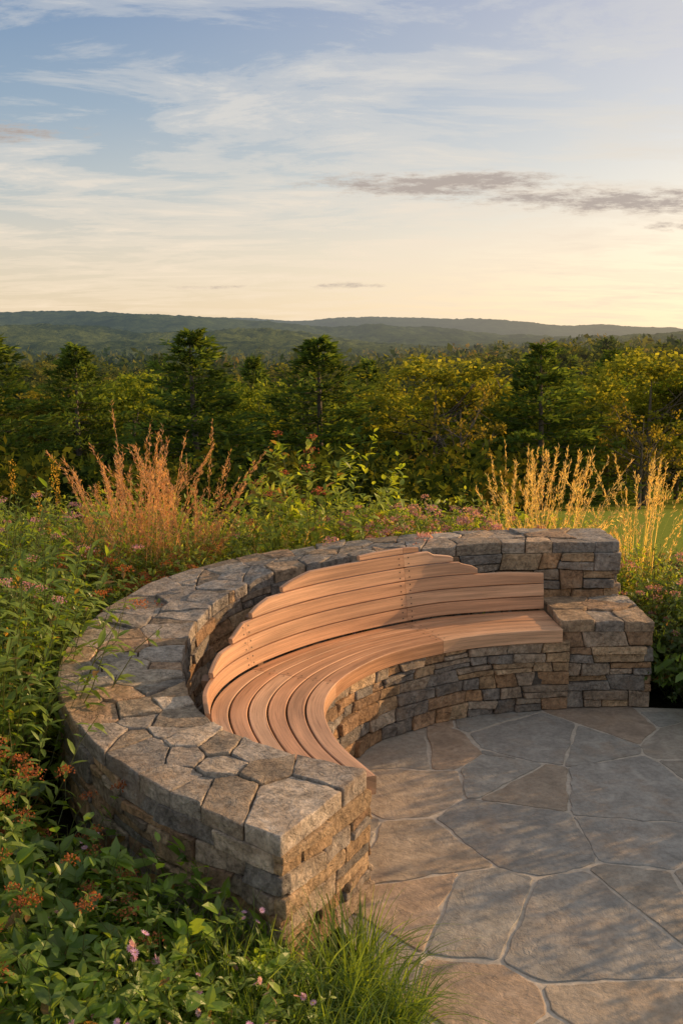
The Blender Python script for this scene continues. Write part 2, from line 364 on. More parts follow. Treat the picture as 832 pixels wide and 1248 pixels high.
def crowns(g,n,D0,D1,nq,ls,Hh,lo,hi,pw=1.,maxtop=None,dk=1.):
    D=D0+(D1-D0)*rng.random(n)**pw; a=rng.uniform(lo,hi,n); x=a*D; z=gz(x,D)
    H=Hh*rng.uniform(.75,1.2,n); W=H*rng.uniform(.26,.40,n); con=rng.random(n)<.4
    if maxtop is not None: H=np.minimum(H,2-D*(maxtop-16*np.clip(a*4,0,1)+rng.uniform(0,14,n))/1150-z); H=np.maximum(H,4)
    u=rdir(n*nq,.15).reshape(n,nq,3)*rng.uniform(.6,1.05,(n,nq,1))
    hz=(u[...,2]+1)/2
    prof=np.where(con[:,None],(1-hz)**.7*1.1,1.)
    lump=1+.22*np.sin(u[...,0]*5+x[:,None])*np.cos(u[...,1]*6+D[:,None])
    P=np.stack([x[:,None]+u[...,0]*W[:,None]*prof*lump,D[:,None]+u[...,1]*W[:,None]*prof*lump,z[:,None]+H[:,None]*(.12+.88*hz)*1],-1)
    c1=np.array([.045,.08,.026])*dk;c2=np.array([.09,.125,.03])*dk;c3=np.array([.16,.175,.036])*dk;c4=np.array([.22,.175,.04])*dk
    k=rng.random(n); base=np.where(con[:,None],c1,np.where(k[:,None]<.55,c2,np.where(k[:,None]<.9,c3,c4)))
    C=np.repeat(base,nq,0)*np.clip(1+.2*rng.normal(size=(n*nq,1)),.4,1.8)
    P=P.reshape(-1,3); m=len(P)
    cards(g,P,rdir(m,.2),rdir(m,.1),ls*rng.uniform(.6,1.4,m),ls*.7*rng.uniform(.6,1.3,m),C)
g=Geo()
crowns(g,120,60,115,110,.5,3.4,-.5,.5,1.,None,.42)  # thicket leaf colours darkened to stand for shadow under the wood edge
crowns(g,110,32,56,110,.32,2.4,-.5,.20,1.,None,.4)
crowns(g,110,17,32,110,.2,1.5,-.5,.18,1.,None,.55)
new_obj('undergrowth',g.mesh('wood_edge_thicket',M_tree,False),kind='stuff',label='thicket of low bushes along the wood edge, shade put into the leaf colour',category='undergrowth')
g=Geo()
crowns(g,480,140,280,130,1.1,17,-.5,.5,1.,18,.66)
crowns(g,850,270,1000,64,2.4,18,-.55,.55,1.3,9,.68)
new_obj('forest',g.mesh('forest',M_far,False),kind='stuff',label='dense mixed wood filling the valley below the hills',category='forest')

# ------------------------------------------------------------------ stone work
def clip(poly,n,c):
    out=[];k=len(poly)
    for i in range(k):
        a=poly[i];b=poly[(i+1)%k]; da=a@n-c; db=b@n-c
        if da<=0: out.append(a)
        if (da<0)!=(db<0) and abs(da-db)>1e-12: out.append(a+(b-a)*(da/(da-db)))
    return out
def voronoi(S,bound,wt=0.):
    S=np.array(S); res=[]; w=np.clip(rng.normal(size=len(S)),-1.5,1.5)*wt
    for i in range(len(S)):
        poly=[np.array(p,float) for p in bound]; d=np.linalg.norm(S-S[i],axis=1)
        for j in np.argsort(d)[1:26]:
            n=S[j]-S[i]
            poly=clip(poly,n,((S[j]+S[i])/2)@n+(w[i]-w[j]))
            if len(poly)<3: break
        res.append(poly)
    return res
def area(p):
    p=np.array(p); x,y=p[:,0],p[:,1]; return .5*np.sum(x*np.roll(y,-1)-y*np.roll(x,-1))
def inset(poly,gp):
    if len(poly)<3: return []
    if area(poly)<0: poly=poly[::-1]
    out=poly
    for i in range(len(poly)):
        a=poly[i];b=poly[(i+1)%len(poly)]; e=b-a; L=np.linalg.norm(e)
        if L<1e-6: continue
        n=np.array([e[1],-e[0]])/L
        out=clip(out,n,a@n-gp)
        if len(out)<3: return []
    return out
def outline(poly,seg,amp,sd,cr_=.22):
    P=np.array(poly)
    keep=[i for i in range(len(P)) if np.linalg.norm(P[i]-P[i-1])>min(seg*.35,.012)]
    if len(keep)>=3: P=P[keep]
    o=[]
    for i in range(len(P)):
        a=P[i];b=P[(i+1)%len(P)]; L=np.linalg.norm(b-a); cc=min(cr_*seg,L*.2)
        k=max(2,int(round(L/seg))); ts=np.concatenate([[cc/L],np.arange(1,k)/k,[1-cc/L]])
        for q in ts: o.append(a+(b-a)*q)
    P=np.array(o)
    c=P.mean(0); q=np.concatenate([P*11,np.full((len(P),1),sd)],1); q2=np.concatenate([P*48,np.full((len(P),1),sd)],1)
    r=nrmz(P-c); return P+r*(amp*(vnoise(q,1)+.7*vnoise(q2,2)))[:,None]
def stone(geo,poly,mapf,d0,d1,bev,amp,col,seg=.03,edge=.004,tilt=.02,freq=16,cr_=.22):
    if len(poly)<3 or abs(area(poly))<3e-4: return
    sd=rng.random()*90
    P=outline(poly,seg,edge,sd,cr_); c=P.mean(0); K=len(P)
    r=np.linalg.norm(P-c,axis=1).mean(); tl=rng.normal(size=2)*tilt
    jit=bev*.8*vnoise(np.concatenate([P*40,np.full((K,1),sd+7)],1),4)
    rg=[(1.,d0,0),(1.0,d0+.6*(d1-d0),.3),(1.0,d1-bev,.5),(1-.5*bev/r,d1-.3*bev,1.),(1-1.2*bev/r,d1,1.),(1-2.4*bev/r,d1,1.),(.74,d1,1),(.48,d1,1),(.22,d1,1)]
    U=[];
    for m,(s,d,k) in enumerate(rg):
        s=max(s,.05)
        q=c+(P-c)*s
        h=d+k*(amp*fbm(np.concatenate([q*freq,np.full((K,1),sd)],1),0,3)+(q-c)@tl)
        if m in (2,3): h=h+jit
        U.append(np.concatenate([q,h[:,None]],1))
    hc=d1+amp*fbm(np.array([[c[0]*freq,c[1]*freq,sd]]),0,3)[0]
    U=np.concatenate(U+[np.array([[c[0],c[1],hc]])])
    V=mapf(U[:,0],U[:,1],U[:,2])
    idx=np.arange(K*len(rg)).reshape(len(rg),K); nx=np.roll(idx,-1,1)
    Q=np.stack([idx[:-1],nx[:-1],nx[1:],idx[1:]],-1).reshape(-1,4)
    T=np.stack([idx[-1],nx[-1],np.full(K,K*len(rg))],-1)
    geo.add(V,Q,T,col)
WM=np.array([1.13,1.02,.90])
PAL=np.array([(.37,.345,.32),(.44,.41,.37),(.40,.31,.22),(.48,.38,.28),(.30,.295,.29),(.38,.28,.20),(.50,.46,.41),(.32,.28,.23),(.36,.35,.34)])*WM
PALF=np.array([(.37,.31,.25),(.48,.35,.22),(.43,.285,.17),(.30,.285,.27),(.52,.40,.27),(.36,.25,.165),(.28,.27,.26),(.46,.40,.33),(.24,.23,.22)])*WM
def pc(P=PAL): return P[rng.integers(len(P))]*rng.uniform(.78,1.18)
def face_rows(geo,mapf,u0,u1,H,fr,par=0,ext0=0,ext1=0,wr=(.10,.30),psplit=.32,d=(.024,.044),alw1=False):
    nr=len(fr)-1
    ph=rng.random(nr+1)*6
    def zb(i,u): 
        if i==0: return 0.
        if i==nr: return H
        return H*fr[i]+.007*math.sin(u*6+ph[i])+.003*math.sin(u*17+ph[i]*2)
    for r in range(nr):
        on=(r+par)%2==0
        u=u0-(ext0 if on else 0); ue=u1+(ext1 if (on or alw1) else 0)
        sl=0.
        while u<ue-.02:
            w=rng.uniform(*wr)
            if ue-(u+w)<.09: w=ue-u
            v=u+w; sr=0. if v>=ue-1e-4 else rng.normal()*.008
            a=np.array([u+sl,zb(r,u)]);b=np.array([v+sr,zb(r,v)]);c=np.array([v-sr,zb(r+1,v)]);e=np.array([u-sl,zb(r+1,u)])
            if rng.random()<psplit and w>.13:
                f=rng.uniform(.42,.58); m1=a+(e-a)*f; m2=b+(c-b)*(f+rng.normal()*.03)
                ps=[[a,b,m2,m1],[m1,m2,c,e]]
                if rng.random()<.3 and w>.2:
                    k=rng.uniform(.4,.6); bb=a+(b-a)*k; mm=m1+(m2-m1)*k
                    ps=[[a,bb,mm,m1],[bb,b,m2,mm],[m1,m2,c,e]]
            else: ps=[[a,b,c,e]]
            for p in ps:
                stone(geo,inset(p,.0028),mapf,-.012,rng.uniform(*d),.0038,.0055,pc(PALF),.020,.0026,.07,18,.14)
            u=v; sl=sr
def crom(pts,n=30):
    P=np.array(pts,float); P=np.concatenate([[2*P[0]-P[1]],P,[2*P[-1]-P[-2]]]); o=[];T=[]
    for i in range(1,len(P)-2):
        for k in range(n):
            t=k/n; a,b,c,d=P[i-1],P[i],P[i+1],P[i+2]
            o.append(.5*((2*b)+(c-a)*t+(2*a-5*b+4*c-d)*t*t+(-a+3*b-3*c+d)*t**3)); T.append(i-1+t)
    o.append(P[-2]); T.append(len(P)-3)
    return np.array(T),np.array(o)
OUT=[(-.19,2.73),(-.444,2.93),(-.67,3.12),(-.93,3.42),(-1.15,3.80),(-1.27,4.18),(-1.305,4.59),(-1.22,5.03),(-1.0,5.42),(-.60,5.68),(-.08,5.80),(.434,5.84),(.95,5.85),(1.62,5.85)]
INN=[(.06,3.14),(-.20,3.30),(-.43,3.46),(-.60,3.68),(-.71,3.96),(-.78,4.27),(-.80,4.60),(-.75,4.90),(-.62,5.14),(-.38,5.33),(0,5.44),(.45,5.47),(.95,5.48),(1.62,5.48)]
HT=[.485,.485,.485,.49,.50,.51,.53,.57,.62,.68,.74,.79,.82,.83]
Tw,Po=crom(OUT); _,Pi=crom(INN); Hh=np.interp(Tw,np.arange(14),HT)
CAP=.062
class Curve:
    def __init__(s,T,P,side):
        e=.2; P=np.concatenate([[P[0]+(P[0]-P[1])/np.linalg.norm(P[0]-P[1])*e],P,[P[-1]+(P[-1]-P[-2])/np.linalg.norm(P[-1]-P[-2])*e]])
        s.T=np.concatenate([[T[0]],T,[T[-1]]]); s.P=P
        s.S=np.concatenate([[0],np.cumsum(np.linalg.norm(np.diff(P,axis=0),axis=1))])-e
        tg=nrmz(np.gradient(P,s.S,axis=0)); s.N=np.stack([tg[:,1],-tg[:,0]],1)*side; s.L=s.S[-2]
    def at(s,u): return (np.stack([np.interp(u,s.S,s.P[:,i]) for i in (0,1)],-1),np.stack([np.interp(u,s.S,s.N[:,i]) for i in (0,1)],-1),np.interp(u,s.S,s.T))
def curve_map(cv,Hf,Href):
    def f(u,v,d):
        p,n,t=cv.at(u); p=p+n*d[:,None]; return np.stack([p[:,0],p[:,1],v*(Hf(t)/Href)],-1)
    return f
def seg_map(A,B,n,z0=0,zs=1):
    A=np.array(A,float);B=np.array(B,float);dr=(B-A)/np.linalg.norm(B-A);n=np.array(n,float);n/=np.linalg.norm(n)
    def f(u,v,d):
        p=A+dr*u[:,None]+n*d[:,None]; return np.stack([p[:,0],p[:,1],z0+v*zs],-1)
    return f,np.linalg.norm(B-A)
wall=new_obj('stone_wall',None,label='curved dry-stone garden wall with irregular flat coping stones',category='wall')
Hw=lambda t: np.interp(t,np.arange(14),HT)-CAP
cvo=Curve(Tw,Po,-1); cvi=Curve(Tw,Pi,1)
p0,n0,_=cvo.at(np.array([3.])); 
if (n0[0]@(p0[0]-np.array([.3,4.4])))<0: cvo.N*=-1
p0,n0,_=cvi.at(np.array([3.]));
if (n0[0]@(p0[0]-np.array([.3,4.4])))>0: cvi.N*=-1
FR=[0,.18,.33,.50,.66,.83,1.]
FRI=[0,.15,.30,.43,.58,.72,.86,1.]
FRP=[0,.22,.42,.60,.80,1.]
E=.033
g=Geo()
face_rows(g,curve_map(cvo,Hw,.43),0,cvo.L,.43,FR,0,E,E)
new_obj('outer_face',g.mesh('outer_face',M_stone),wall)
g=Geo()
face_rows(g,curve_map(cvi,Hw,.60),0,cvi.L,.60,FRI,0,0,E,(.10,.28),.3)
new_obj('inner_face',g.mesh('inner_face',M_stone),wall)
g=Geo()
f,L=seg_map(OUT[0],INN[0],(.85,-.53)); face_rows(g,f,0,L,.485-CAP,FR,1,E,E,(.12,.30),.2,(.028,.042),True)
f,L=seg_map(INN[-1],OUT[-1],(1,0)); face_rows(g,f,0,L,.83-CAP,FR,1,E,E)
new_obj('end_face',g.mesh('end_face',M_stone),wall)
g=Geo(); n=len(Tw); zt=Hw(Tw)-.004; Pq=Po+(Pi-Po)*.06; Pr=Po+(Pi-Po)*.94; e0=nrmz((Po[1]+Pi[1])/2-(Po[0]+Pi[0])/2)
for A_ in (Pq,Pr): A_[0]+=e0*.02; A_[-1,0]-=.02
V=np.concatenate([np.c_[Po,np.zeros(n)-.1],np.c_[Po,zt],np.c_[Pq,zt+.001],np.c_[Pq,zt+CAP-.012],np.c_[Pr,zt+CAP-.012],np.c_[Pr,zt+.001],np.c_[Pi,zt],np.c_[Pi,np.zeros(n)-.1]])
i=np.arange(n-1); Q=np.concatenate([np.stack([i+k*n,i+1+k*n,i+1+(k+1)*n,i+(k+1)*n],-1) for k in range(7)]+[np.array([[0,n,6*n,7*n],[2*n,3*n,4*n,5*n],[n-1,2*n-1,7*n-1,8*n-1],[3*n-1,4*n-1,5*n-1,6*n-1]])])
g.add(V,Q); new_obj('wall_core',g.mesh('wall_core',M_core,False),wall)
Pm=(Po+Pi)/2; Sm=np.concatenate([[0],np.cumsum(np.linalg.norm(np.diff(Pm,axis=0),axis=1))]); Lm=Sm[-1]; W=.46
def cap_map(u,v,d):
    uu=np.clip(u,0,Lm); t=np.interp(uu,Sm,Tw); w=v/W
    o=np.stack([np.interp(uu,Sm,Po[:,k]) for k in (0,1)],-1); q=np.stack([np.interp(uu,Sm,Pi[:,k]) for k in (0,1)],-1)
    p=o+(q-o)*w[:,None]; ex=(u-uu)[:,None]
    d0=nrmz(Pm[0]-Pm[1])[None]; d1=nrmz(Pm[-1]-Pm[-2])[None]
    p=p+np.where(ex<0,-ex*d0,ex*d1)
    return np.stack([p[:,0],p[:,1],np.interp(t,np.arange(14),HT)-CAP+d],-1)
S=[(.11,.20),(.11,.41),(.32,.09),(.31,.29)]; u=.44
while u<Lm-.25:
    st=rng.uniform(.11,.165); k=rng.random()
    if k<.36: 
        m=rng.uniform(.13,.33); S+= [(u+rng.normal()*.05,m*.5),(u+rng.normal()*.05,(m+W)/2)]
    else: S+= [(u+rng.normal()*.045,.07+rng.normal()*.025),(u+rng.normal()*.045,.23+rng.normal()*.03),(u+rng.normal()*.045,.39+rng.normal()*.025)]
    u+=st
S+=[(Lm-.12,.23)]
ov=.026
g=Geo()
for p in voronoi(S,[(-ov,-ov-.01),(Lm+ov,-ov-.01),(Lm+ov,W+ov),(-ov,W+ov)],.0018):
    if len(p)<3: continue
    stone(g,inset(p,.0028),cap_map,0,CAP+rng.uniform(-.004,.006),.0042,.0055,pc(),.022,.0048,.028,12,.14)
new_obj('coping',g.mesh('coping',M_stone),wall)
PX0,PX1,PY0,PY1,PZ=1.215,1.67,4.98,5.47,.50
pier=new_obj('end_pier',None,wall)
g=Geo()
f,L=seg_map((PX0,PY0),(PX1,PY0),(0,-1)); face_rows(g,f,0,L,PZ-CAP,FRP,0,E,E,(.12,.26),.25)
f,L=seg_map((PX1,PY0),(PX1,PY1),(1,0)); face_rows(g,f,0,L,PZ-CAP,FRP,1,E,0,(.12,.26),.35)
f,L=seg_map((PX0,PY1),(PX0,PY0),(-1,0)); face_rows(g,f,0,L,PZ-CAP,FRP,1,0,E,(.12,.26),.35)
new_obj('pier_face',g.mesh('pier_face',M_stone),pier)
def boxgeo(g,x0,x1,y0,y1,z0,z1,c=(1,1,1)):
    V=[(x,y,z) for x in (x0,x1) for y in (y0,y1) for z in (z0,z1)]
    g.add(V,[(0,1,3,2),(4,6,7,5),(0,4,5,1),(2,3,7,6),(0,2,6,4),(1,5,7,3)],C=c)
g=Geo(); boxgeo(g,PX0,PX1,PY0,PY1+.02,-.1,PZ-CAP-.004); boxgeo(g,PX0+.03,PX1-.03,PY0+.03,PY1+.02,PZ-CAP-.003,PZ-.013); new_obj('pier_core',g.mesh('pier_core',M_core,False),pier)
g=Geo(); S=[(.08,.08),(.24,.10),(.40,.12),(.10,.27),(.30,.28),(.12,.42),(.38,.41)]
for p in voronoi(S,[(-ov,-ov-.01),(PX1-PX0+ov+.01,-ov-.01),(PX1-PX0+ov+.01,PY1-PY0),(-ov,PY1-PY0)],.002):
    stone(g,inset(p,.003),lambda u,v,d:np.stack([PX0+u,PY0+v,PZ-CAP+d],-1),0,CAP+rng.uniform(-.005,.007),.0045,.006,pc(),.024,.005,.03,11,.14)
new_obj('pier_coping',g.mesh('pier_coping',M_stone),pier)

# ------------------------------------------------------------------ bench
F=[(.125,3.165),(-.01,3.45),(-.07,3.74),(-.05,4.0),(.054,4.26),(.264,4.53),(.62,4.76),(.93,4.86),(1.195,4.90)]
Gk=[(-.27,3.03),(-.455,3.40),(-.555,3.79),(-.485,4.16),(-.28,4.49),(.02,4.79),(.478,5.10),(.85,5.22),(1.17,5.28)]
Tb,PF=crom(F); _,PG=crom(Gk)
ZS=.464
PFb=PF+(PG-PF)*.10
cvb=Curve(Tb,PFb,1)
p0,n0,_=cvb.at(np.array([1.2]));
if n0[0]@(np.array([.8,4.0])-p0[0])<0: cvb.N*=-1
g=Geo(); hb=lambda t:np.full(np.shape(t),.39)
face_rows(g,curve_map(cvb,hb,.39),0,cvb.L+.05,.39,[0,.20,.38,.56,.72,.86,1.],0,0,0,(.08,.25),.2,(.012,.028))
base=new_obj('seat_base',None,wall)
new_obj('base_face',g.mesh('base_face',M_stone),base)
g=Geo(); n=len(Tb); bk=PG+(PG-PF)*.08
V=np.concatenate([np.c_[PFb,np.zeros(n)-.1],np.c_[PFb,np.full(n,.392)],np.c_[bk,np.full(n,.392)],np.c_[bk,np.zeros(n)-.1]])
i=np.arange(n-1); Q=np.concatenate([np.stack([i+k*n,i+1+k*n,i+1+(k+1)*n,i+(k+1)*n],-1) for k in range(3)]+[np.array([[0,n,2*n,3*n],[n-1,2*n-1,3*n-1,4*n-1]])])
g.add(V,Q); new_obj('base_core',g.mesh('base_core',M_core,False),base)

bench=new_obj('curved_bench',None,label='curved slatted cedar bench with wave-topped backrest set into the wall',category='bench')
WC=np.array([(.63,.345,.19),(.69,.395,.225),(.59,.31,.165),(.65,.365,.205),(.71,.425,.25),(.61,.33,.18)])
def slat(g,c0,c1,c2,c3,arc,col):
    R4=[c0,c1,c2,c3]; n=len(c0); rings=[]; off=rng.random()*40; r=.003
    for k in range(4):
        p=R4[k]; a=R4[k-1]; b=R4[(k+1)%4]
        la=np.linalg.norm(a-p,axis=1,keepdims=True); lb=np.linalg.norm(b-p,axis=1,keepdims=True)
        q1=p+(a-p)/np.maximum(la,1e-6)*np.minimum(r,la*.45); q2=p+(b-p)/np.maximum(lb,1e-6)*np.minimum(r,lb*.45)
        rings+=[q1,q2]
    V=np.stack(rings,1)
    ac=np.array([0,.004,.072,.076,.10,.104,.176,.18])
    G=np.stack([np.repeat(arc[:,None],8,1)+off,np.tile(ac+off,(n,1)),np.full((n,8),off)],-1)
    idx=np.arange(n*8).reshape(n,8); nx=np.roll(idx,-1,1)
    Q=np.stack([idx[:-1],nx[:-1],nx[1:],idx[1:]],-1).reshape(-1,4)
    caps=[]
    for e in (0,n-1):
        b=e*8; caps+=[(b,b+1,b+2,b+7),(b+2,b+3,b+6,b+7),(b+3,b+4,b+5,b+6)]
    g.add(V,np.concatenate([Q,np.array(caps)]),None,col,G)
def rng_t(t0,t1,step=.03):
    return np.linspace(t0,t1,max(3,int((t1-t0)/step)))
def atP(P,t): return np.stack([np.interp(t,Tb,P[:,k]) for k in (0,1)],-1)
Sarc=np.concatenate([[0],np.cumsum(np.linalg.norm(np.diff(PF,axis=0),axis=1))])
g=Geo(); NS=6; seams=[0.,3.35,5.75,8.]
for k in range(NS):
    w0=k/NS+(.008 if k else 0.); w1=(k+1)/NS-.008
    for s in range(3):
        t=rng_t(seams[s]+(.002 if s else 0),seams[s+1]-.002)
        a=atP(PF,t);b=atP(PG,t)
        P0=a+(b-a)*w0; P1=a+(b-a)*w1; z=ZS-.002*rng.random()
        th=.072 if k==0 else .032
        c0=np.c_[P0,np.full(len(t),z)];c1=np.c_[P1,np.full(len(t),z)];c2=np.c_[P1,np.full(len(t),z-th)];c3=np.c_[P0,np.full(len(t),z-th)]
        slat(g,c0,c1,c2,c3,np.interp(t,Tb,Sarc),WC[rng.integers(6)]*rng.uniform(.85,1.1))
def screw(g,p,nrm,r=.0045):
    nrm=nrmz(np.array(nrm,float)); a=nrmz(np.cross(nrm,[.3,.2,.9])); b=np.cross(nrm,a)
    an=np.arange(8)*math.pi/4
    V=np.concatenate([p+nrm*.0012+r*(np.cos(an)[:,None]*a+np.sin(an)[:,None]*b),[p+nrm*.0016]])
    g.add(V,None,[(i,(i+1)%8,8) for i in range(8)],(.05,.035,.025))
for ts in (5.75,3.35):
    for k in range(NS):
        for dt in (-.06,.06):
            a=atP(PF,np.array([ts+dt]))[0];b=atP(PG,np.array([ts+dt]))[0]
            q=a+(b-a)*((k+.5)/NS); screw(g,np.array([q[0],q[1],ZS-.0005]),(0,0,1),.004)
new_obj('seat',g.mesh('seat',M_wood,False,True),bench)
prt=[1.60,1.72,1.95,2.3,2.55,2.8,3.1,3.4,3.65,3.95,4.25,4.6,5.0,5.4,5.8,5.98,6.14,6.40,6.56,6.74,6.88,7.2,8.0]
prz=[.49,.530,.548,.562,.596,.622,.650,.700,.740,.772,.808,.835,.854,.869,.872,.862,.815,.798,.752,.735,.702,.690,.675]
prof=lambda t: np.interp(t,prt,prz)
DR=nrmz(PG-PF)
def back_pt(t,z,thick):
    p=atP(PG,t); d=nrmz(atP(DR,t)); off=(-.004+.16*(z-ZS)+thick)[:,None]; q=p+d*off; return np.c_[q,z]
g=Geo(); SH=.0735; zb0=ZS+.008
bse=[1.60,3.35,5.75,8.]
for k in range(6):
    z0=zb0+k*SH; z1=z0+SH-.005
    tt=np.linspace(1.60,8.,420); ok=prof(tt)>z0+.024
    t_in=tt[ok]
    if len(t_in)<3: continue
    lo,hi=t_in[0],t_in[-1]
    for s in range(3):
        a=max(lo,bse[s]+.0015); b=min(hi,bse[s+1]-.0015)
        if b-a<.08: continue
        t=rng_t(a,b,.02); zt_=np.minimum(z1,prof(t)); zt_=np.maximum(zt_,z0+.022); zb_=np.full(len(t),z0); z_=np.zeros(len(t))
        slat(g,back_pt(t,zt_,z_),back_pt(t,zt_,z_+.022),back_pt(t,zb_,z_+.022),back_pt(t,zb_,z_),np.interp(t,Tb,Sarc),WC[rng.integers(6)]*rng.uniform(.88,1.08))
    for ts in (3.35,5.75):
        for dt in (-.055,.055):
            if lo<ts<hi and prof(ts)>z1:
                for zz in (z0+.018,z1-.018):
                    q=back_pt(np.array([ts+dt]),np.array([zz]),np.array([0.]))[0]; dd=nrmz(atP(DR,np.array([ts+dt])))[0]
                    screw(g,q,(-dd[0],-dd[1],.16),.0042)
new_obj('backrest',g.mesh('backrest',M_wood,False,True),bench)
for ts in (2.4,3.6,4.6,5.75,7.3):
    g=Geo(); t=np.array([ts-.05,ts+.05]); zt_=prof(t)-.035; zb_=np.full(2,.394)
    slat(g,back_pt(t,zt_,np.full(2,.0235)),back_pt(t,zt_,np.full(2,.06)),back_pt(t,zb_,np.full(2,.06)),back_pt(t,zb_,np.full(2,.0235)),np.array([0,.05]),WC[2]*.4)
    new_obj('back_post',g.mesh('back_post',M_wood,False,True),bench)

# ------------------------------------------------------------------ patio (crazy paving)
g=Geo()
loc=[]
for yy in np.arange(-1.0,5.4,.50):
    for xx in np.arange(-.3,2.6,.52):
        loc.append((xx+rng.uniform(-.22,.22),yy+rng.uniform(-.20,.20)))
cells=[c for c in voronoi(loc,[(-.4,-1.3),(2.35,-1.3),(2.35,5.0),(-.4,5.0)],.020) if len(c)>=3]
def split(poly,depth=0):
    A=abs(area(poly)); P=np.array(poly)
    if depth>0 or A<.18 or (A<.34 and rng.random()<.5): return [poly]
    c=P.mean(0); cov=np.cov((P-c).T); w_,v_=np.linalg.eigh(cov); ax=v_[:,1]; an=math.atan2(ax[1],ax[0])+rng.normal()*.5
    n=np.array([math.cos(an),math.sin(an)]); k=(c+ax*rng.uniform(-.12,.12))@n
    a=clip(poly,n,k); b=clip(poly,-n,-k); o=[]
    for q in (a,b):
        if len(q)>=3: o+=split(q,depth+1)
    return o
parts_=[]
for c in cells: parts_+=split(c)
KC=[[(.32,.305,.275),(.355,.335,.295)],[(.33,.31,.275),(.345,.325,.285)],[(.40,.33,.25),(.385,.315,.24)],[(.37,.325,.265),(.35,.31,.255)],[(.40,.30,.215),(.405,.315,.235)]]
for c in parts_:
    cc=np.mean(c,axis=0)
    if cc[1]<3.25: 
        a=np.array([-.02,3.05]); n=nrmz(np.array([-1.,-.42])); c=clip(c,n,a@n)
        if len(c)<3: continue
    if cc[0]>1.7: c=clip(c,np.array([0,1.]),4.9)
    if len(c)<3: continue
    col=np.array(KC[rng.integers(5)][rng.integers(2)])*rng.uniform(.88,1.1)
    stone(g,inset(c,rng.uniform(.006,.009)),lambda u,v,d:np.stack([u,v,d],-1),-.03,.0+rng.uniform(-.001,.0015),.0025,.0016,col,.04,.0115,.003,6,.35)
new_obj('patio',g.mesh('patio_paving',M_flag),kind='structure',label='irregular flagstone paving with sandy joints',category='patio')
g=Geo(); V=np.array([(-.08,3.6),(-.04,3.05),(.22,2.44),(.24,-1.3),(2.34,-1.3),(2.34,4.9),(1.2,5.0),(.2,4.9),(-.06,4.3)])
c=np.array([[1.1,3.2]]); g.add(np.c_[np.r_[V,c],np.full(len(V)+1,-.0042)],None,[(i,(i+1)%len(V),len(V)) for i in range(len(V))])
new_obj('patio_joint_bed',g.mesh('patio_joint_bed',M_mortar,False),kind='structure')

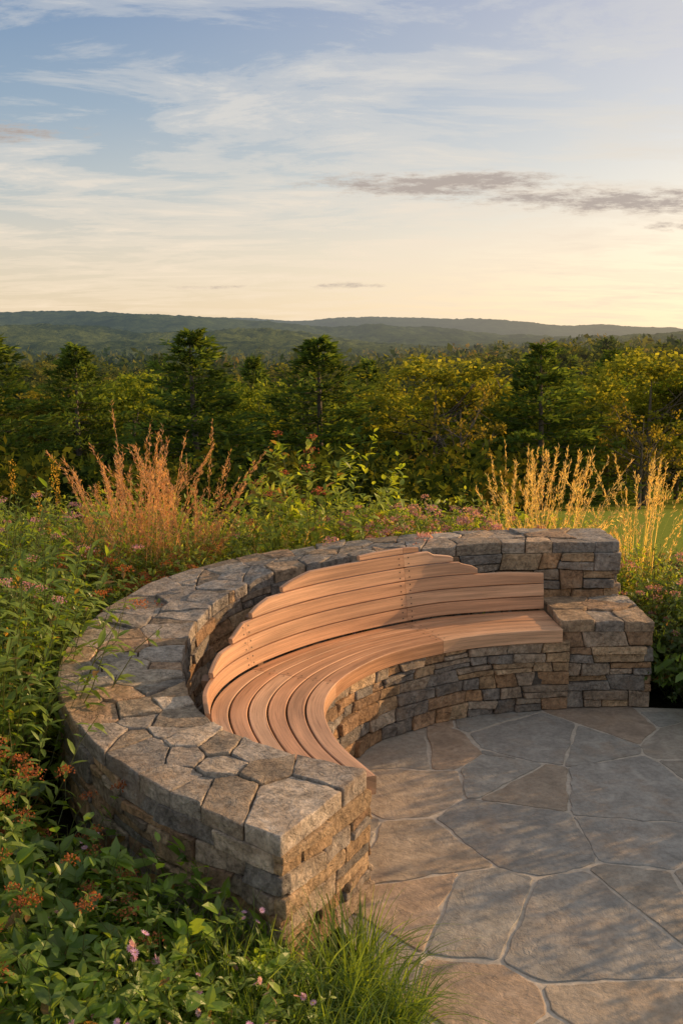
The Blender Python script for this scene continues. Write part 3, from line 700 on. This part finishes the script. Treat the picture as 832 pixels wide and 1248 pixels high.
# ------------------------------------------------------------------ garden plants
def leafy(name,nst,H,r0,tilt,lL,lW,npl,c1,c2,stemc=(.14,.16,.05),flower=None,ffrac=.5,fn=40,fr=.03,fc=((.4,.1,.2),(.5,.2,.3)),bend=.3,branch=0,cat='shrub',fsz=.009,jit=.3,low=.12):
    fo=Geo(); fl=Geo()
    a=rng.random(nst)*6.283; rr=np.sqrt(rng.random(nst))*r0
    b=np.stack([np.cos(a)*rr,np.sin(a)*rr,np.zeros(nst)],-1)
    th=tilt*(rr/r0)*rng.uniform(.6,1.2,nst)+rng.normal(size=nst)*.08
    ao=a+rng.normal(size=nst)*.4
    out=np.stack([np.cos(ao),np.sin(ao),np.zeros(nst)],-1)
    h=H*rng.uniform(1-jit,1.0,nst)*np.cos(th*.55)
    d=out*np.sin(th)[:,None]; d[:,2]=np.cos(th)
    K=7; t=np.linspace(0,1,K)
    dr=rng.uniform(0,.18,nst)
    pts=b[:,None,:]+d[:,None,:]*(h[:,None]*t)[...,None]+out[:,None,:]*(dr*h)[:,None,None]*(t**2)[None,:,None]
    pts[:,:,2]-=(dr*h*.35)[:,None]*(t**2)[None]
    pts[:,1:]+=rng.normal(size=(nst,K-1,3))*.012*H
    tubes(fo,pts,np.tile(.0035*(1-.7*t)*(.6+H*.5),(nst,1)),np.array(stemc),4)
    def lv(pts,n,sc=1.):
        m=len(pts)
        s=low+(1-low)*rng.random((m,n))**.8; s=np.sort(s,1); si=s*(pts.shape[1]-1); i0=np.clip(np.floor(si).astype(int),0,pts.shape[1]-2); f=(si-i0)[...,None]
        ar=np.arange(m)[:,None]; P=pts[ar,i0]*(1-f)+pts[ar,i0+1]*f; tg=nrmz(pts[ar,i0+1]-pts[ar,i0])
        P=P.reshape(-1,3); tg=tg.reshape(-1,3); N=len(P); side=nrmz(np.cross(tg,rng.normal(size=(N,3))))
        D=side+tg*rng.uniform(.25,1.1,(N,1)); 
        L=lL*rng.uniform(.6,1.15,N)*(1.1-.5*s.ravel())*sc; Wd=L*(lW/lL)*.5*rng.uniform(.85,1.15,N)
        C=rcol(N,c1,c2,.14); dead=rng.random(N)<.035; C[dead]=np.array([.28,.17,.06])
        leaves(fo,P,D,tg+rng.normal(size=(N,3))*.25+np.array([0,0,.5]),L,Wd,C,bend*rng.uniform(.3,1.5,N))
    lv(pts,npl)
    tips=pts[:,-1]
    if branch:
        i=rng.integers(2,K-1,(nst*branch)); st=np.repeat(np.arange(nst),branch); p0=pts[st,i]; dd=nrmz(rng.normal(size=(len(i),3))*.6+np.array([0,0,.8])+nrmz(p0-np.array([0,0,H*.3]))*.5)
        L=H*rng.uniform(.15,.35,len(i)); tb=np.linspace(0,1,4); bp=p0[:,None]+dd[:,None]*(L[:,None]*tb)[...,None]
        tubes(fo,bp,np.tile(.0018*(1-.6*tb),(len(i),1)),np.array(stemc),3); lv(bp,max(3,npl//2),.85); tips=np.concatenate([tips,bp[:,-1]])
    if flower:
        sel=tips[rng.random(len(tips))<ffrac]
        for p in sel:
            k=int(fn*rng.uniform(.6,1.2)); R0=fr*rng.uniform(.7,1.25); br=rng.uniform(.75,1.2)
            if flower=='dome':
                o=rdir(k,.7)*(rng.random((k,1))**.4)*R0*np.array([1,1,.55]); cards(fl,p+o,rdir(k,.8),rdir(k),np.full(k,fsz)*rng.uniform(.7,1.3,k),np.full(k,fsz)*.8,rcol(k,*fc)*br)
            elif flower=='spike':
                o=rng.normal(size=(k,3))*np.array([.25,.25,0])*R0; o[:,2]=rng.random(k)*R0*4-R0; cards(fl,p+o,rdir(k,.6),rdir(k),np.full(k,fsz)*rng.uniform(.7,1.4,k),np.full(k,fsz)*.8,rcol(k,*fc)*br)
            else:
                for q in range(rng.integers(2,5)):
                    cpos=p+rng.normal(size=3)*R0*1.1; nn=nrmz(rng.normal(size=3)*.5+np.array([0,-.3,1])); u=nrmz(np.cross(nn,[.2,.9,.1])); w=np.cross(nn,u); m=11; an=np.arange(m)*6.283/m
                    D=np.cos(an)[:,None]*u+np.sin(an)[:,None]*w+nn*.15
                    cards(fl,np.tile(cpos,(m,1)),D,np.tile(nn,(m,1)),np.full(m,fsz*1.6),np.full(m,fsz*.6),rcol(m,*fc))
                    cards(fl,cpos+rng.normal(size=(5,3))*.001+nn*.001,rdir(5),rdir(5),np.full(5,.004),np.full(5,.004),rcol(5,(.5,.35,.04),(.6,.4,.06)))
    parts=[('foliage',fo.mesh(name+'_foliage',M_leaf,False))]
    if flower and fl.n: parts.append(('blossom',fl.mesh(name+'_blossom',M_flower,False)))
    return Proto(name,cat,parts)
def blades(fo,n,H,r0,spread,wd,c1,c2,K=7,droop=.5):
    a=rng.random(n)*6.283; rr=np.sqrt(rng.random(n))*r0
    b=np.stack([np.cos(a)*rr,np.sin(a)*rr,np.zeros(n)],-1); ao=a+rng.normal(size=n)*.7
    out=np.stack([np.cos(ao),np.sin(ao),np.zeros(n)],-1); side=np.stack([-np.sin(ao+rng.normal(size=n)*.8),np.cos(ao+rng.normal(size=n)*.8),np.zeros(n)],-1)
    h=H*rng.uniform(.5,1.,n); sp=spread*rng.uniform(.1,1.,n); t=np.linspace(0,1,K)
    P=b[:,None]+out[:,None]*((sp*h)[:,None]*(t**1.7)[None])[...,None]
    P[:,:,2]+=h[:,None]*(t-droop*sp[:,None]*t**2.6)
    w=wd*(1-t**1.5)*.5+.0003
    V=np.stack([P-side[:,None]*w[None,:,None],P+side[:,None]*w[None,:,None]],2)
    idx=np.arange(n*K*2).reshape(n,K,2)
    Q=np.stack([idx[:,:-1,0],idx[:,:-1,1],idx[:,1:,1],idx[:,1:,0]],-1).reshape(-1,4)
    fo.add(V,Q,None,np.repeat(rcol(n,c1,c2,.15),K*2,axis=0)); return P
def grass(name,n,H,r0,spread,wd,c1,c2,ns=0,sH=0,pc1=None,pc2=None,droop=.5,pl=40,plen=.28,psz=.012):
    fo=Geo(); fl=Geo(); blades(fo,n,H,r0,spread,wd,c1,c2,7,droop)
    if ns:
        P=blades(fo,ns,sH,r0*.7,spread*.75,.003,pc1,pc2,9,droop*.8)
        for s in P:
            s0=1-plen*rng.uniform(.7,1.2); k=pl; u=s0+(1-s0)*rng.random(k); x=u*8; i=np.clip(x.astype(int),0,7); f=(x-i)[:,None]; q=s[i]*(1-f)+s[np.minimum(i+1,8)]*f
            q=q+rng.normal(size=q.shape)*psz*.5*(1.2-(u[:,None]-s0)/(1-s0))
            tg=nrmz(s[8]-s[6]); cards(fl,q,tg+rng.normal(size=(k,3))*.35,rdir(k),np.full(k,psz*1.8)*rng.uniform(.6,1.3,k),np.full(k,psz*.32),rcol(k,pc1,pc2,.2))
    parts=[('blades',fo.mesh(name+'_blades',M_leaf,False))]
    if fl.n: parts.append(('plume',fl.mesh(name+'_plume',M_flower,False)))
    return Proto(name,'grass',parts)
G1=(.12,.205,.032);G2=(.24,.325,.05);Y1=(.23,.31,.042);Y2=(.40,.45,.07);K1=(.09,.17,.035);K2=(.20,.31,.052)
P_tall=[leafy('leafy_perennial',24,1.05,.22,.35,.12,.038,20,G1,G2,bend=.45,cat='plant') for _ in range(2)]
P_gold=leafy('goldenrod',20,1.1,.2,.3,.09,.022,24,G1,Y1,flower='spike',ffrac=.55,fn=60,fr=.035,fc=((.55,.30,.05),(.62,.40,.07)),bend=.4,cat='plant')
P_bush=[leafy('leafy_shrub',56,.72,.24,1.0,.060,.031,16,Y1,Y2,branch=2,bend=.3,jit=.15) for _ in range(2)]+[leafy('leafy_shrub',56,.68,.24,1.0,.062,.033,16,G1,G2,branch=2,bend=.3,jit=.15)]
P_dark=leafy('leafy_shrub',56,.70,.24,1.0,.065,.032,16,(.05,.10,.022),(.11,.17,.035),branch=2,bend=.3,jit=.15)
P_pink=leafy('flowering_shrub',50,.75,.22,.95,.052,.023,13,G1,Y1,flower='dome',ffrac=.6,fn=60,fr=.052,fc=((.44,.22,.27),(.62,.38,.42)),branch=1,fsz=.013)
P_mute=leafy('flowering_shrub',50,.70,.22,.95,.055,.026,14,G1,G2,flower='dome',ffrac=.22,fn=50,fr=.035,fc=((.40,.20,.24),(.56,.34,.36)),branch=1,fsz=.012)
P_rust=leafy('stonecrop',32,.62,.2,.8,.065,.031,13,G1,G2,flower='dome',ffrac=.8,fn=80,fr=.042,fc=((.30,.095,.05),(.44,.18,.09)),cat='plant')
P_purp=leafy('aster',34,.62,.2,.8,.06,.020,15,G1,G2,flower='daisy',ffrac=.12,fr=.02,fc=((.52,.28,.50),(.70,.48,.64)),fsz=.011,cat='plant',branch=1)
P_joe=leafy('joe_pye_weed',14,1.15,.2,.35,.12,.036,22,G1,G2,flower='dome',ffrac=.8,fn=110,fr=.055,fc=((.42,.20,.32),(.62,.36,.46)),cat='plant')
P_red=leafy('flowering_shrub',56,1.15,.18,.36,.095,.042,24,(.19,.28,.035),(.37,.43,.06),flower='dome',ffrac=.14,fn=60,fr=.04,fc=((.28,.07,.06),(.42,.15,.10)),branch=1)
P_broad=[leafy('broadleaf_shrub',28,.46,.2,.95,.135,.066,10,K1,K2,bend=.3,branch=1,low=.2) for _ in range(2)]
P_broad.append(leafy('broadleaf_shrub',26,.50,.2,.85,.12,.054,12,(.17,.28,.04),(.29,.41,.06),bend=.3,branch=1,low=.2))
P_redgrass=grass('ornamental_grass',240,.66,.15,.55,.006,(.17,.17,.04),(.33,.29,.075),52,1.26,(.48,.25,.15),(.64,.40,.25),pl=70,plen=.38,psz=.014)
P_tangrass=grass('ornamental_grass',230,.64,.15,.6,.006,(.22,.23,.05),(.40,.37,.09),42,1.14,(.64,.46,.20),(.80,.60,.30),pl=66,plen=.40,psz=.014)
P_green=grass('grass_tuft',140,.5,.08,1.15,.008,(.09,.165,.032),(.21,.30,.055),droop=.65)
P_fine=grass('grass_tuft',320,.55,.12,.7,.005,(.20,.24,.05),(.36,.35,.10),14,.7,(.42,.32,.14),(.58,.44,.2))

def put(pr,x,y,s=1.,lab='',grp=None,z=None):
    pr.spawn(x,y,z,rng.random()*6.28,s,lab,grp,s*rng.uniform(.93,1.07))
GB='plants in the garden border'
L={'leafy_perennial':'tall leafy green perennial stems beside the stone wall','goldenrod':'tall goldenrod with yellow plumes in the border','leafy_shrub':'rounded yellow-green leafy shrub behind the stone wall',
'flowering_shrub':'green shrub dotted with pink and red blossom clusters','stonecrop':'stonecrop with rust-red flat flower heads','aster':'aster clump with small lilac daisy flowers','joe_pye_weed':'joe pye weed with dusky mauve flower domes',
'broadleaf_shrub':'low dark green broadleaf shrub at the wall foot','ornamental_grass':'ornamental grass with glowing feathery seed plumes','grass_tuft':'fine green grass tuft with arching blades'}
def P(pr,x,y,s=1.,lab=None): put(pr,x,y,s,lab or L[pr.name],GB)
hero=[(P_redgrass,-1.34,6.3,1.34),(P_redgrass,-1.08,6.5,1.25),(P_redgrass,-1.6,6.55,1.15),(P_tangrass,1.25,6.3,1.3),(P_tangrass,1.5,6.5,1.3),(P_tangrass,2.16,6.7,1.25),
(P_red,-.14,6.45,1.28),(P_pink,.48,6.2,1.35),(P_pink,.76,6.3,1.3),(P_pink,.62,6.6,1.35),(P_bush[0],-.85,6.2,1.2),(P_bush[1],-.6,6.35,1.25),(P_bush[0],1.0,6.3,1.15),(P_bush[2],.22,6.2,1.1),(P_bush[0],.2,6.5,1.15),
(P_fine,-.44,6.15,1.5),(P_fine,-.32,6.2,1.45),(P_joe,.42,6.6,.88),(P_bush[2],1.5,6.3,1.05),(P_bush[2],1.85,6.3,1.05),(P_bush[0],1.72,6.35,1.05),(P_rust,-.98,6.05,1.15),(P_bush[1],-1.2,6.05,1.05),(P_fine,1.2,6.2,1.1),(P_bush[2],-1.0,6.6,1.15),
(P_purp,1.7,6.2,1.1),(P_mute,2.05,6.15,1.05),(P_fine,-1.0,6.0,1.1),(P_gold,-2.0,6.4,1.0),(P_bush[0],-.45,6.6,1.2),(P_bush[1],.9,6.7,1.25),(P_bush[2],-1.7,6.2,1.15),(P_bush[0],1.15,6.6,1.2),(P_bush[1],-1.9,6.5,1.25),(P_bush[2],1.4,6.8,1.15)]
for h in hero: P(*h)
pool=[P_bush[0],P_bush[1],P_bush[2],P_bush[1],P_bush[0],P_mute,P_bush[2]]
for i in range(30):
    y=rng.uniform(6.8,7.9); x=rng.uniform(-.44,.20)*y; P(pool[rng.integers(len(pool))],x,y,rng.uniform(1.05,1.25))
left=[(P_tall[0],-1.62,4.35,1.15),(P_tall[1],-1.85,4.75,1.25),(P_gold,-1.75,4.2,1.2),(P_gold,-2.0,5.0,1.2),(P_joe,-1.75,5.35,.98),(P_joe,-1.95,5.7,1.),(P_rust,-1.50,5.45,1.3),(P_rust,-1.35,5.8,1.3),(P_tall[1],-1.55,3.85,1.1),(P_tall[0],-1.48,3.5,1.0),
(P_purp,-1.62,4.8,1.1),(P_bush[0],-1.75,4.0,1.1),(P_fine,-1.6,4.6,1.1),(P_tall[0],-1.55,5.9,.85),(P_bush[0],-1.15,6.0,1.0),(P_tall[1],-1.40,3.2,.85),(P_fine,-1.5,3.7,1.),(P_bush[2],-1.65,5.1,1.1),(P_bush[2],-1.8,6.0,1.15),(P_joe,-1.7,4.15,.92),(P_bush[1],-1.62,4.95,1.0),(P_gold,-1.55,3.65,1.)]
for h in left: P(*h)
pool2=[P_tall[0],P_tall[1],P_bush[2],P_bush[0],P_bush[1],P_fine,P_gold,P_joe]
for i in range(28):
    y=rng.uniform(3.3,6.6); x=-rng.uniform(.41,.52)*y-.15; P(pool2[rng.integers(len(pool2))],x,y,rng.uniform(.9,1.15))
near=[(P_broad[0],-1.12,3.0,1.05),(P_broad[1],-.90,2.80,1.),(P_broad[2],-.68,2.66,.95),(P_broad[2],-.95,2.62,.85),(P_broad[1],-1.2,2.8,1.05),(P_rust,-1.14,2.86,1.05),(P_rust,-1.24,2.98,1.05),(P_rust,-1.05,2.72,.92),(P_tall[0],-1.36,2.95,.8),(P_broad[2],-.50,2.56,.85),
(P_purp,-.45,2.44,.75),(P_purp,-.80,2.45,.85),(P_broad[2],-1.0,2.45,.85),(P_broad[2],-.62,2.35,.75),(P_green,-.14,2.52,.9),(P_green,.0,2.60,.95),(P_green,.1,2.5,.85),(P_green,-.27,2.58,.9),(P_green,.06,2.74,.75),(P_green,-.02,2.42,.85),
(P_tall[1],-1.25,2.6,.55),(P_broad[1],-1.5,2.85,1.15),(P_fine,-1.1,2.6,.7),(P_green,-.4,2.58,.85),(P_broad[1],-.8,2.2,.75),(P_purp,-.42,2.28,.65),(P_green,-.2,2.36,.8),(P_broad[0],-1.1,2.35,.8),(P_green,.14,2.38,.65),(P_broad[2],-.24,2.40,.42),(P_green,-.33,2.42,.85),(P_green,-.1,2.3,.75),(P_green,.05,2.28,.65),(P_green,-.5,2.48,.75),(P_green,-.6,2.55,.7),(P_purp,-.6,2.6,.8),(P_broad[0],-.95,2.3,.7),(P_green,.2,2.5,.6)]
for h in near: P(*h)
LDk='dense dark green shrub beside the stone end pier'
for h in [(P_mute,2.2,5.6,1.05),(P_mute,2.4,5.95,1.05),(P_bush[2],2.25,5.3,.85),(P_broad[0],2.08,5.1,1.15),(P_broad[1],2.25,5.0,1.2),(P_pink,2.55,5.5,.95),(P_bush[0],2.1,5.95,.9),(P_broad[1],2.08,5.45,1.2)]: P(*h)
for h in [(P_dark,2.12,5.25,.85),(P_dark,2.32,5.15,.95),(P_dark,2.25,5.5,1.0),(P_dark,2.5,5.05,1.05),(P_dark,2.75,5.5,1.1),(P_dark,2.55,5.3,1.1),(P_dark,3.0,5.2,1.2),(P_dark,3.1,5.7,1.2)]: P(h[0],h[1],h[2],h[3],LDk)
for yy in [1.5,1.9,2.3,2.7,3.0,4.2,4.4,4.6,4.8]:  # unseen shrubs added to shade the patio, gap left for sun streaks
    P([P_dark,P_bush[0],P_dark][rng.integers(3)],2.8+rng.uniform(-.05,.12),yy,rng.uniform(1.15,1.25))
for yy in [4.35,4.6,4.85,5.1]: P(P_dark,3.15,yy,1.3)  # second unseen row, added to thicken the patio shadow
P(P_fine,2.75,3.62,.6)  # unseen tuft added in the gap to break up the sun streak
g=Geo(); N=20000
x=rng.uniform(-3.6,3.8,N); y=rng.uniform(1.9,9,N)
dmin=np.min(np.linalg.norm(np.stack([x,y],-1)[:,None]-((Po+Pi)/2)[::8][None],axis=2),axis=1)
inside=((x>-.75)&(x<2.35)&(y<5.5)&(y>3.1)&~((x>1.85)&(y>5.0)))|((x>.05)&(x<2.4)&(y<5.0))
ok=(dmin>.30)&~inside; x=x[ok];y=y[ok];N=len(x)
z=gz(x,y)+rng.random(N)**1.5*.16
C=rcol(N,(.05,.09,.02),(.16,.21,.04),.2); br=rng.random(N)<.15; C[br]=rcol(int(br.sum()),(.16,.10,.05),(.27,.18,.09))
leaves(g,np.stack([x,y,z],-1),rdir(N,.3),rdir(N,.9),rng.uniform(.03,.07,N),rng.uniform(.008,.016,N),C)
new_obj('ground_cover',g.mesh('ground_cover',M_leaf,False),kind='stuff',label='low leafy ground cover and litter between the plants',category='ground cover')

# ------------------------------------------------------------------ light, sky, camera
AZ=R(25); EL=R(15.5)
Sv=Vector((math.cos(EL)*math.cos(AZ),math.cos(EL)*math.sin(AZ),math.sin(EL)))
sun=bpy.data.lights.new('sun','SUN'); sun.energy=5.; sun.angle=R(.5); sun.color=(1.,.63,.31)
so=bpy.data.objects.new('sun',sun); COL.objects.link(so); so.rotation_euler=Sv.to_track_quat('Z','Y').to_euler()
w=bpy.data.worlds.new('World'); sc.world=w; w.use_nodes=True; t=w.node_tree; t.nodes.clear()
out=t.nodes.new('ShaderNodeOutputWorld'); bg=t.nodes.new('ShaderNodeBackground'); bg.inputs[1].default_value=.1
sky=t.nodes.new('ShaderNodeTexSky'); sky.sky_type='NISHITA'; sky.sun_disc=False; sky.sun_elevation=EL; sky.sun_rotation=math.pi/2-AZ; sky.air_density=1.; sky.dust_density=1.5
tc=t.nodes.new('ShaderNodeTexCoord'); sx=t.nodes.new('ShaderNodeSeparateXYZ'); t.links.new(tc.outputs['Generated'],sx.inputs[0])
x_,y_,z_=sx.outputs
gr=ramp(t,[(0.,(.97,.76,.50)),(.035,(.97,.78,.55)),(.09,(.84,.74,.60)),(.15,(.56,.61,.62)),(.22,(.33,.45,.58)),(.32,(.17,.30,.52)),(.5,(.26,.32,.41)),(1.,(.31,.33,.38))]); t.links.new(z_,gr.inputs[0])
g10=mixc(t,gr.outputs[0],(10,10,10),1.,'MULTIPLY')
base=mixc(t,sky.outputs[0],g10,.75)
dt=t.nodes.new('ShaderNodeVectorMath'); dt.operation='DOT_PRODUCT'; t.links.new(tc.outputs['Generated'],dt.inputs[0]); dt.inputs[1].default_value=tuple(Sv)
gl=math_(t,'POWER',math_(t,'MAXIMUM',dt.outputs['Value'],0.),2.0)
base=mixc(t,base,(7.0,4.9,2.9),gl,'ADD')
zz=math_(t,'ADD',math_(t,'MAXIMUM',z_,0.),.10)
cx=math_(t,'DIVIDE',x_,zz); cy=math_(t,'DIVIDE',y_,zz)
cb=t.nodes.new('ShaderNodeCombineXYZ'); t.links.new(cx,cb.inputs[0]); t.links.new(cy,cb.inputs[1])
mp=node(t,'ShaderNodeMapping'); mp.inputs['Scale'].default_value=(.7,1.4,1); mp.inputs['Rotation'].default_value=(0,0,R(20)); mp.inputs['Location'].default_value=(7.3,2.9,0); t.links.new(cb.outputs[0],mp.inputs[0])
n1=node(t,'ShaderNodeTexNoise',i={'Scale':2.0,'Detail':9.,'Roughness':.66,'Distortion':.35}); t.links.new(mp.outputs[0],n1.inputs['Vector'])
cm=ramp(t,[(.43,0.),(.53,.5),(.64,1.)],'EASE'); t.links.new(n1.outputs[0],cm.inputs[0])
cc=ramp(t,[(0.,(9.8,7.8,5.4)),(.10,(9.2,7.9,6.3)),(.20,(7.6,7.2,6.6)),(.35,(6.2,6.4,6.6)),(1,(3.8,4.0,4.3))]); t.links.new(z_,cc.inputs[0])
fade=math_(t,'MULTIPLY',cm.outputs[0],.8)
base=mixc(t,base,cc.outputs[0],fade)
az=math_(t,'DIVIDE',x_,math_(t,'MAXIMUM',y_,.05)); el=math_(t,'DIVIDE',z_,math_(t,'MAXIMUM',y_,.05))
tot=None
for a,e,wa,we,st in [(.075,.155,.13,.013,1.05),(.30,.139,.15,.014,1.15),(.37,.114,.07,.006,.95),(-.345,.205,.085,.012,1.),(.01,.056,.06,.0035,.85),(-.14,.054,.06,.003,.75),(.16,.163,.06,.006,.7)]:
    q=math_(t,'ADD',math_(t,'POWER',math_(t,'ABSOLUTE',math_(t,'MULTIPLY_ADD',az,1/wa,-a/wa)),2.),math_(t,'POWER',math_(t,'ABSOLUTE',math_(t,'MULTIPLY_ADD',el,1/we,-e/we)),2.))
    q=math_(t,'MULTIPLY',math_(t,'EXPONENT',math_(t,'MULTIPLY',q,-1.)),st)
    tot=q if tot is None else math_(t,'ADD',tot,q)
cb2=t.nodes.new('ShaderNodeCombineXYZ'); t.links.new(math_(t,'MULTIPLY',az,30.),cb2.inputs[0]); t.links.new(math_(t,'MULTIPLY',el,130.),cb2.inputs[1])
n2=node(t,'ShaderNodeTexNoise',i={'Scale':1.,'Detail':7.,'Roughness':.72}); t.links.new(cb2.outputs[0],n2.inputs['Vector'])
dm=math_(t,'SUBTRACT',math_(t,'MULTIPLY_ADD',n2.outputs[0],2.8,tot),1.85); dm=math_(t,'MULTIPLY',dm,1.5,None,True)
dm=math_(t,'MULTIPLY',dm,math_(t,'MULTIPLY',tot,1.6,None,True))
dcol=mixc(t,(6.2,5.0,4.0),(4.4,3.7,3.3),dm)
base=mixc(t,base,dcol,math_(t,'MULTIPLY',dm,.88))
t.links.new(base,bg.inputs[0]); t.links.new(bg.outputs[0],out.inputs[0])

cam=bpy.data.cameras.new('camera'); co=bpy.data.objects.new('camera',cam); COL.objects.link(co)
co.location=(0,0,2.0); co.rotation_euler=(R(90-10.3),0,0)
cam.sensor_fit='VERTICAL'; cam.sensor_height=36; cam.sensor_width=24; cam.lens=1150/1248*36; cam.clip_start=.05; cam.clip_end=20000
sc.camera=co
sc.view_settings.view_transform='Standard'; sc.view_settings.look='None'; sc.view_settings.exposure=0
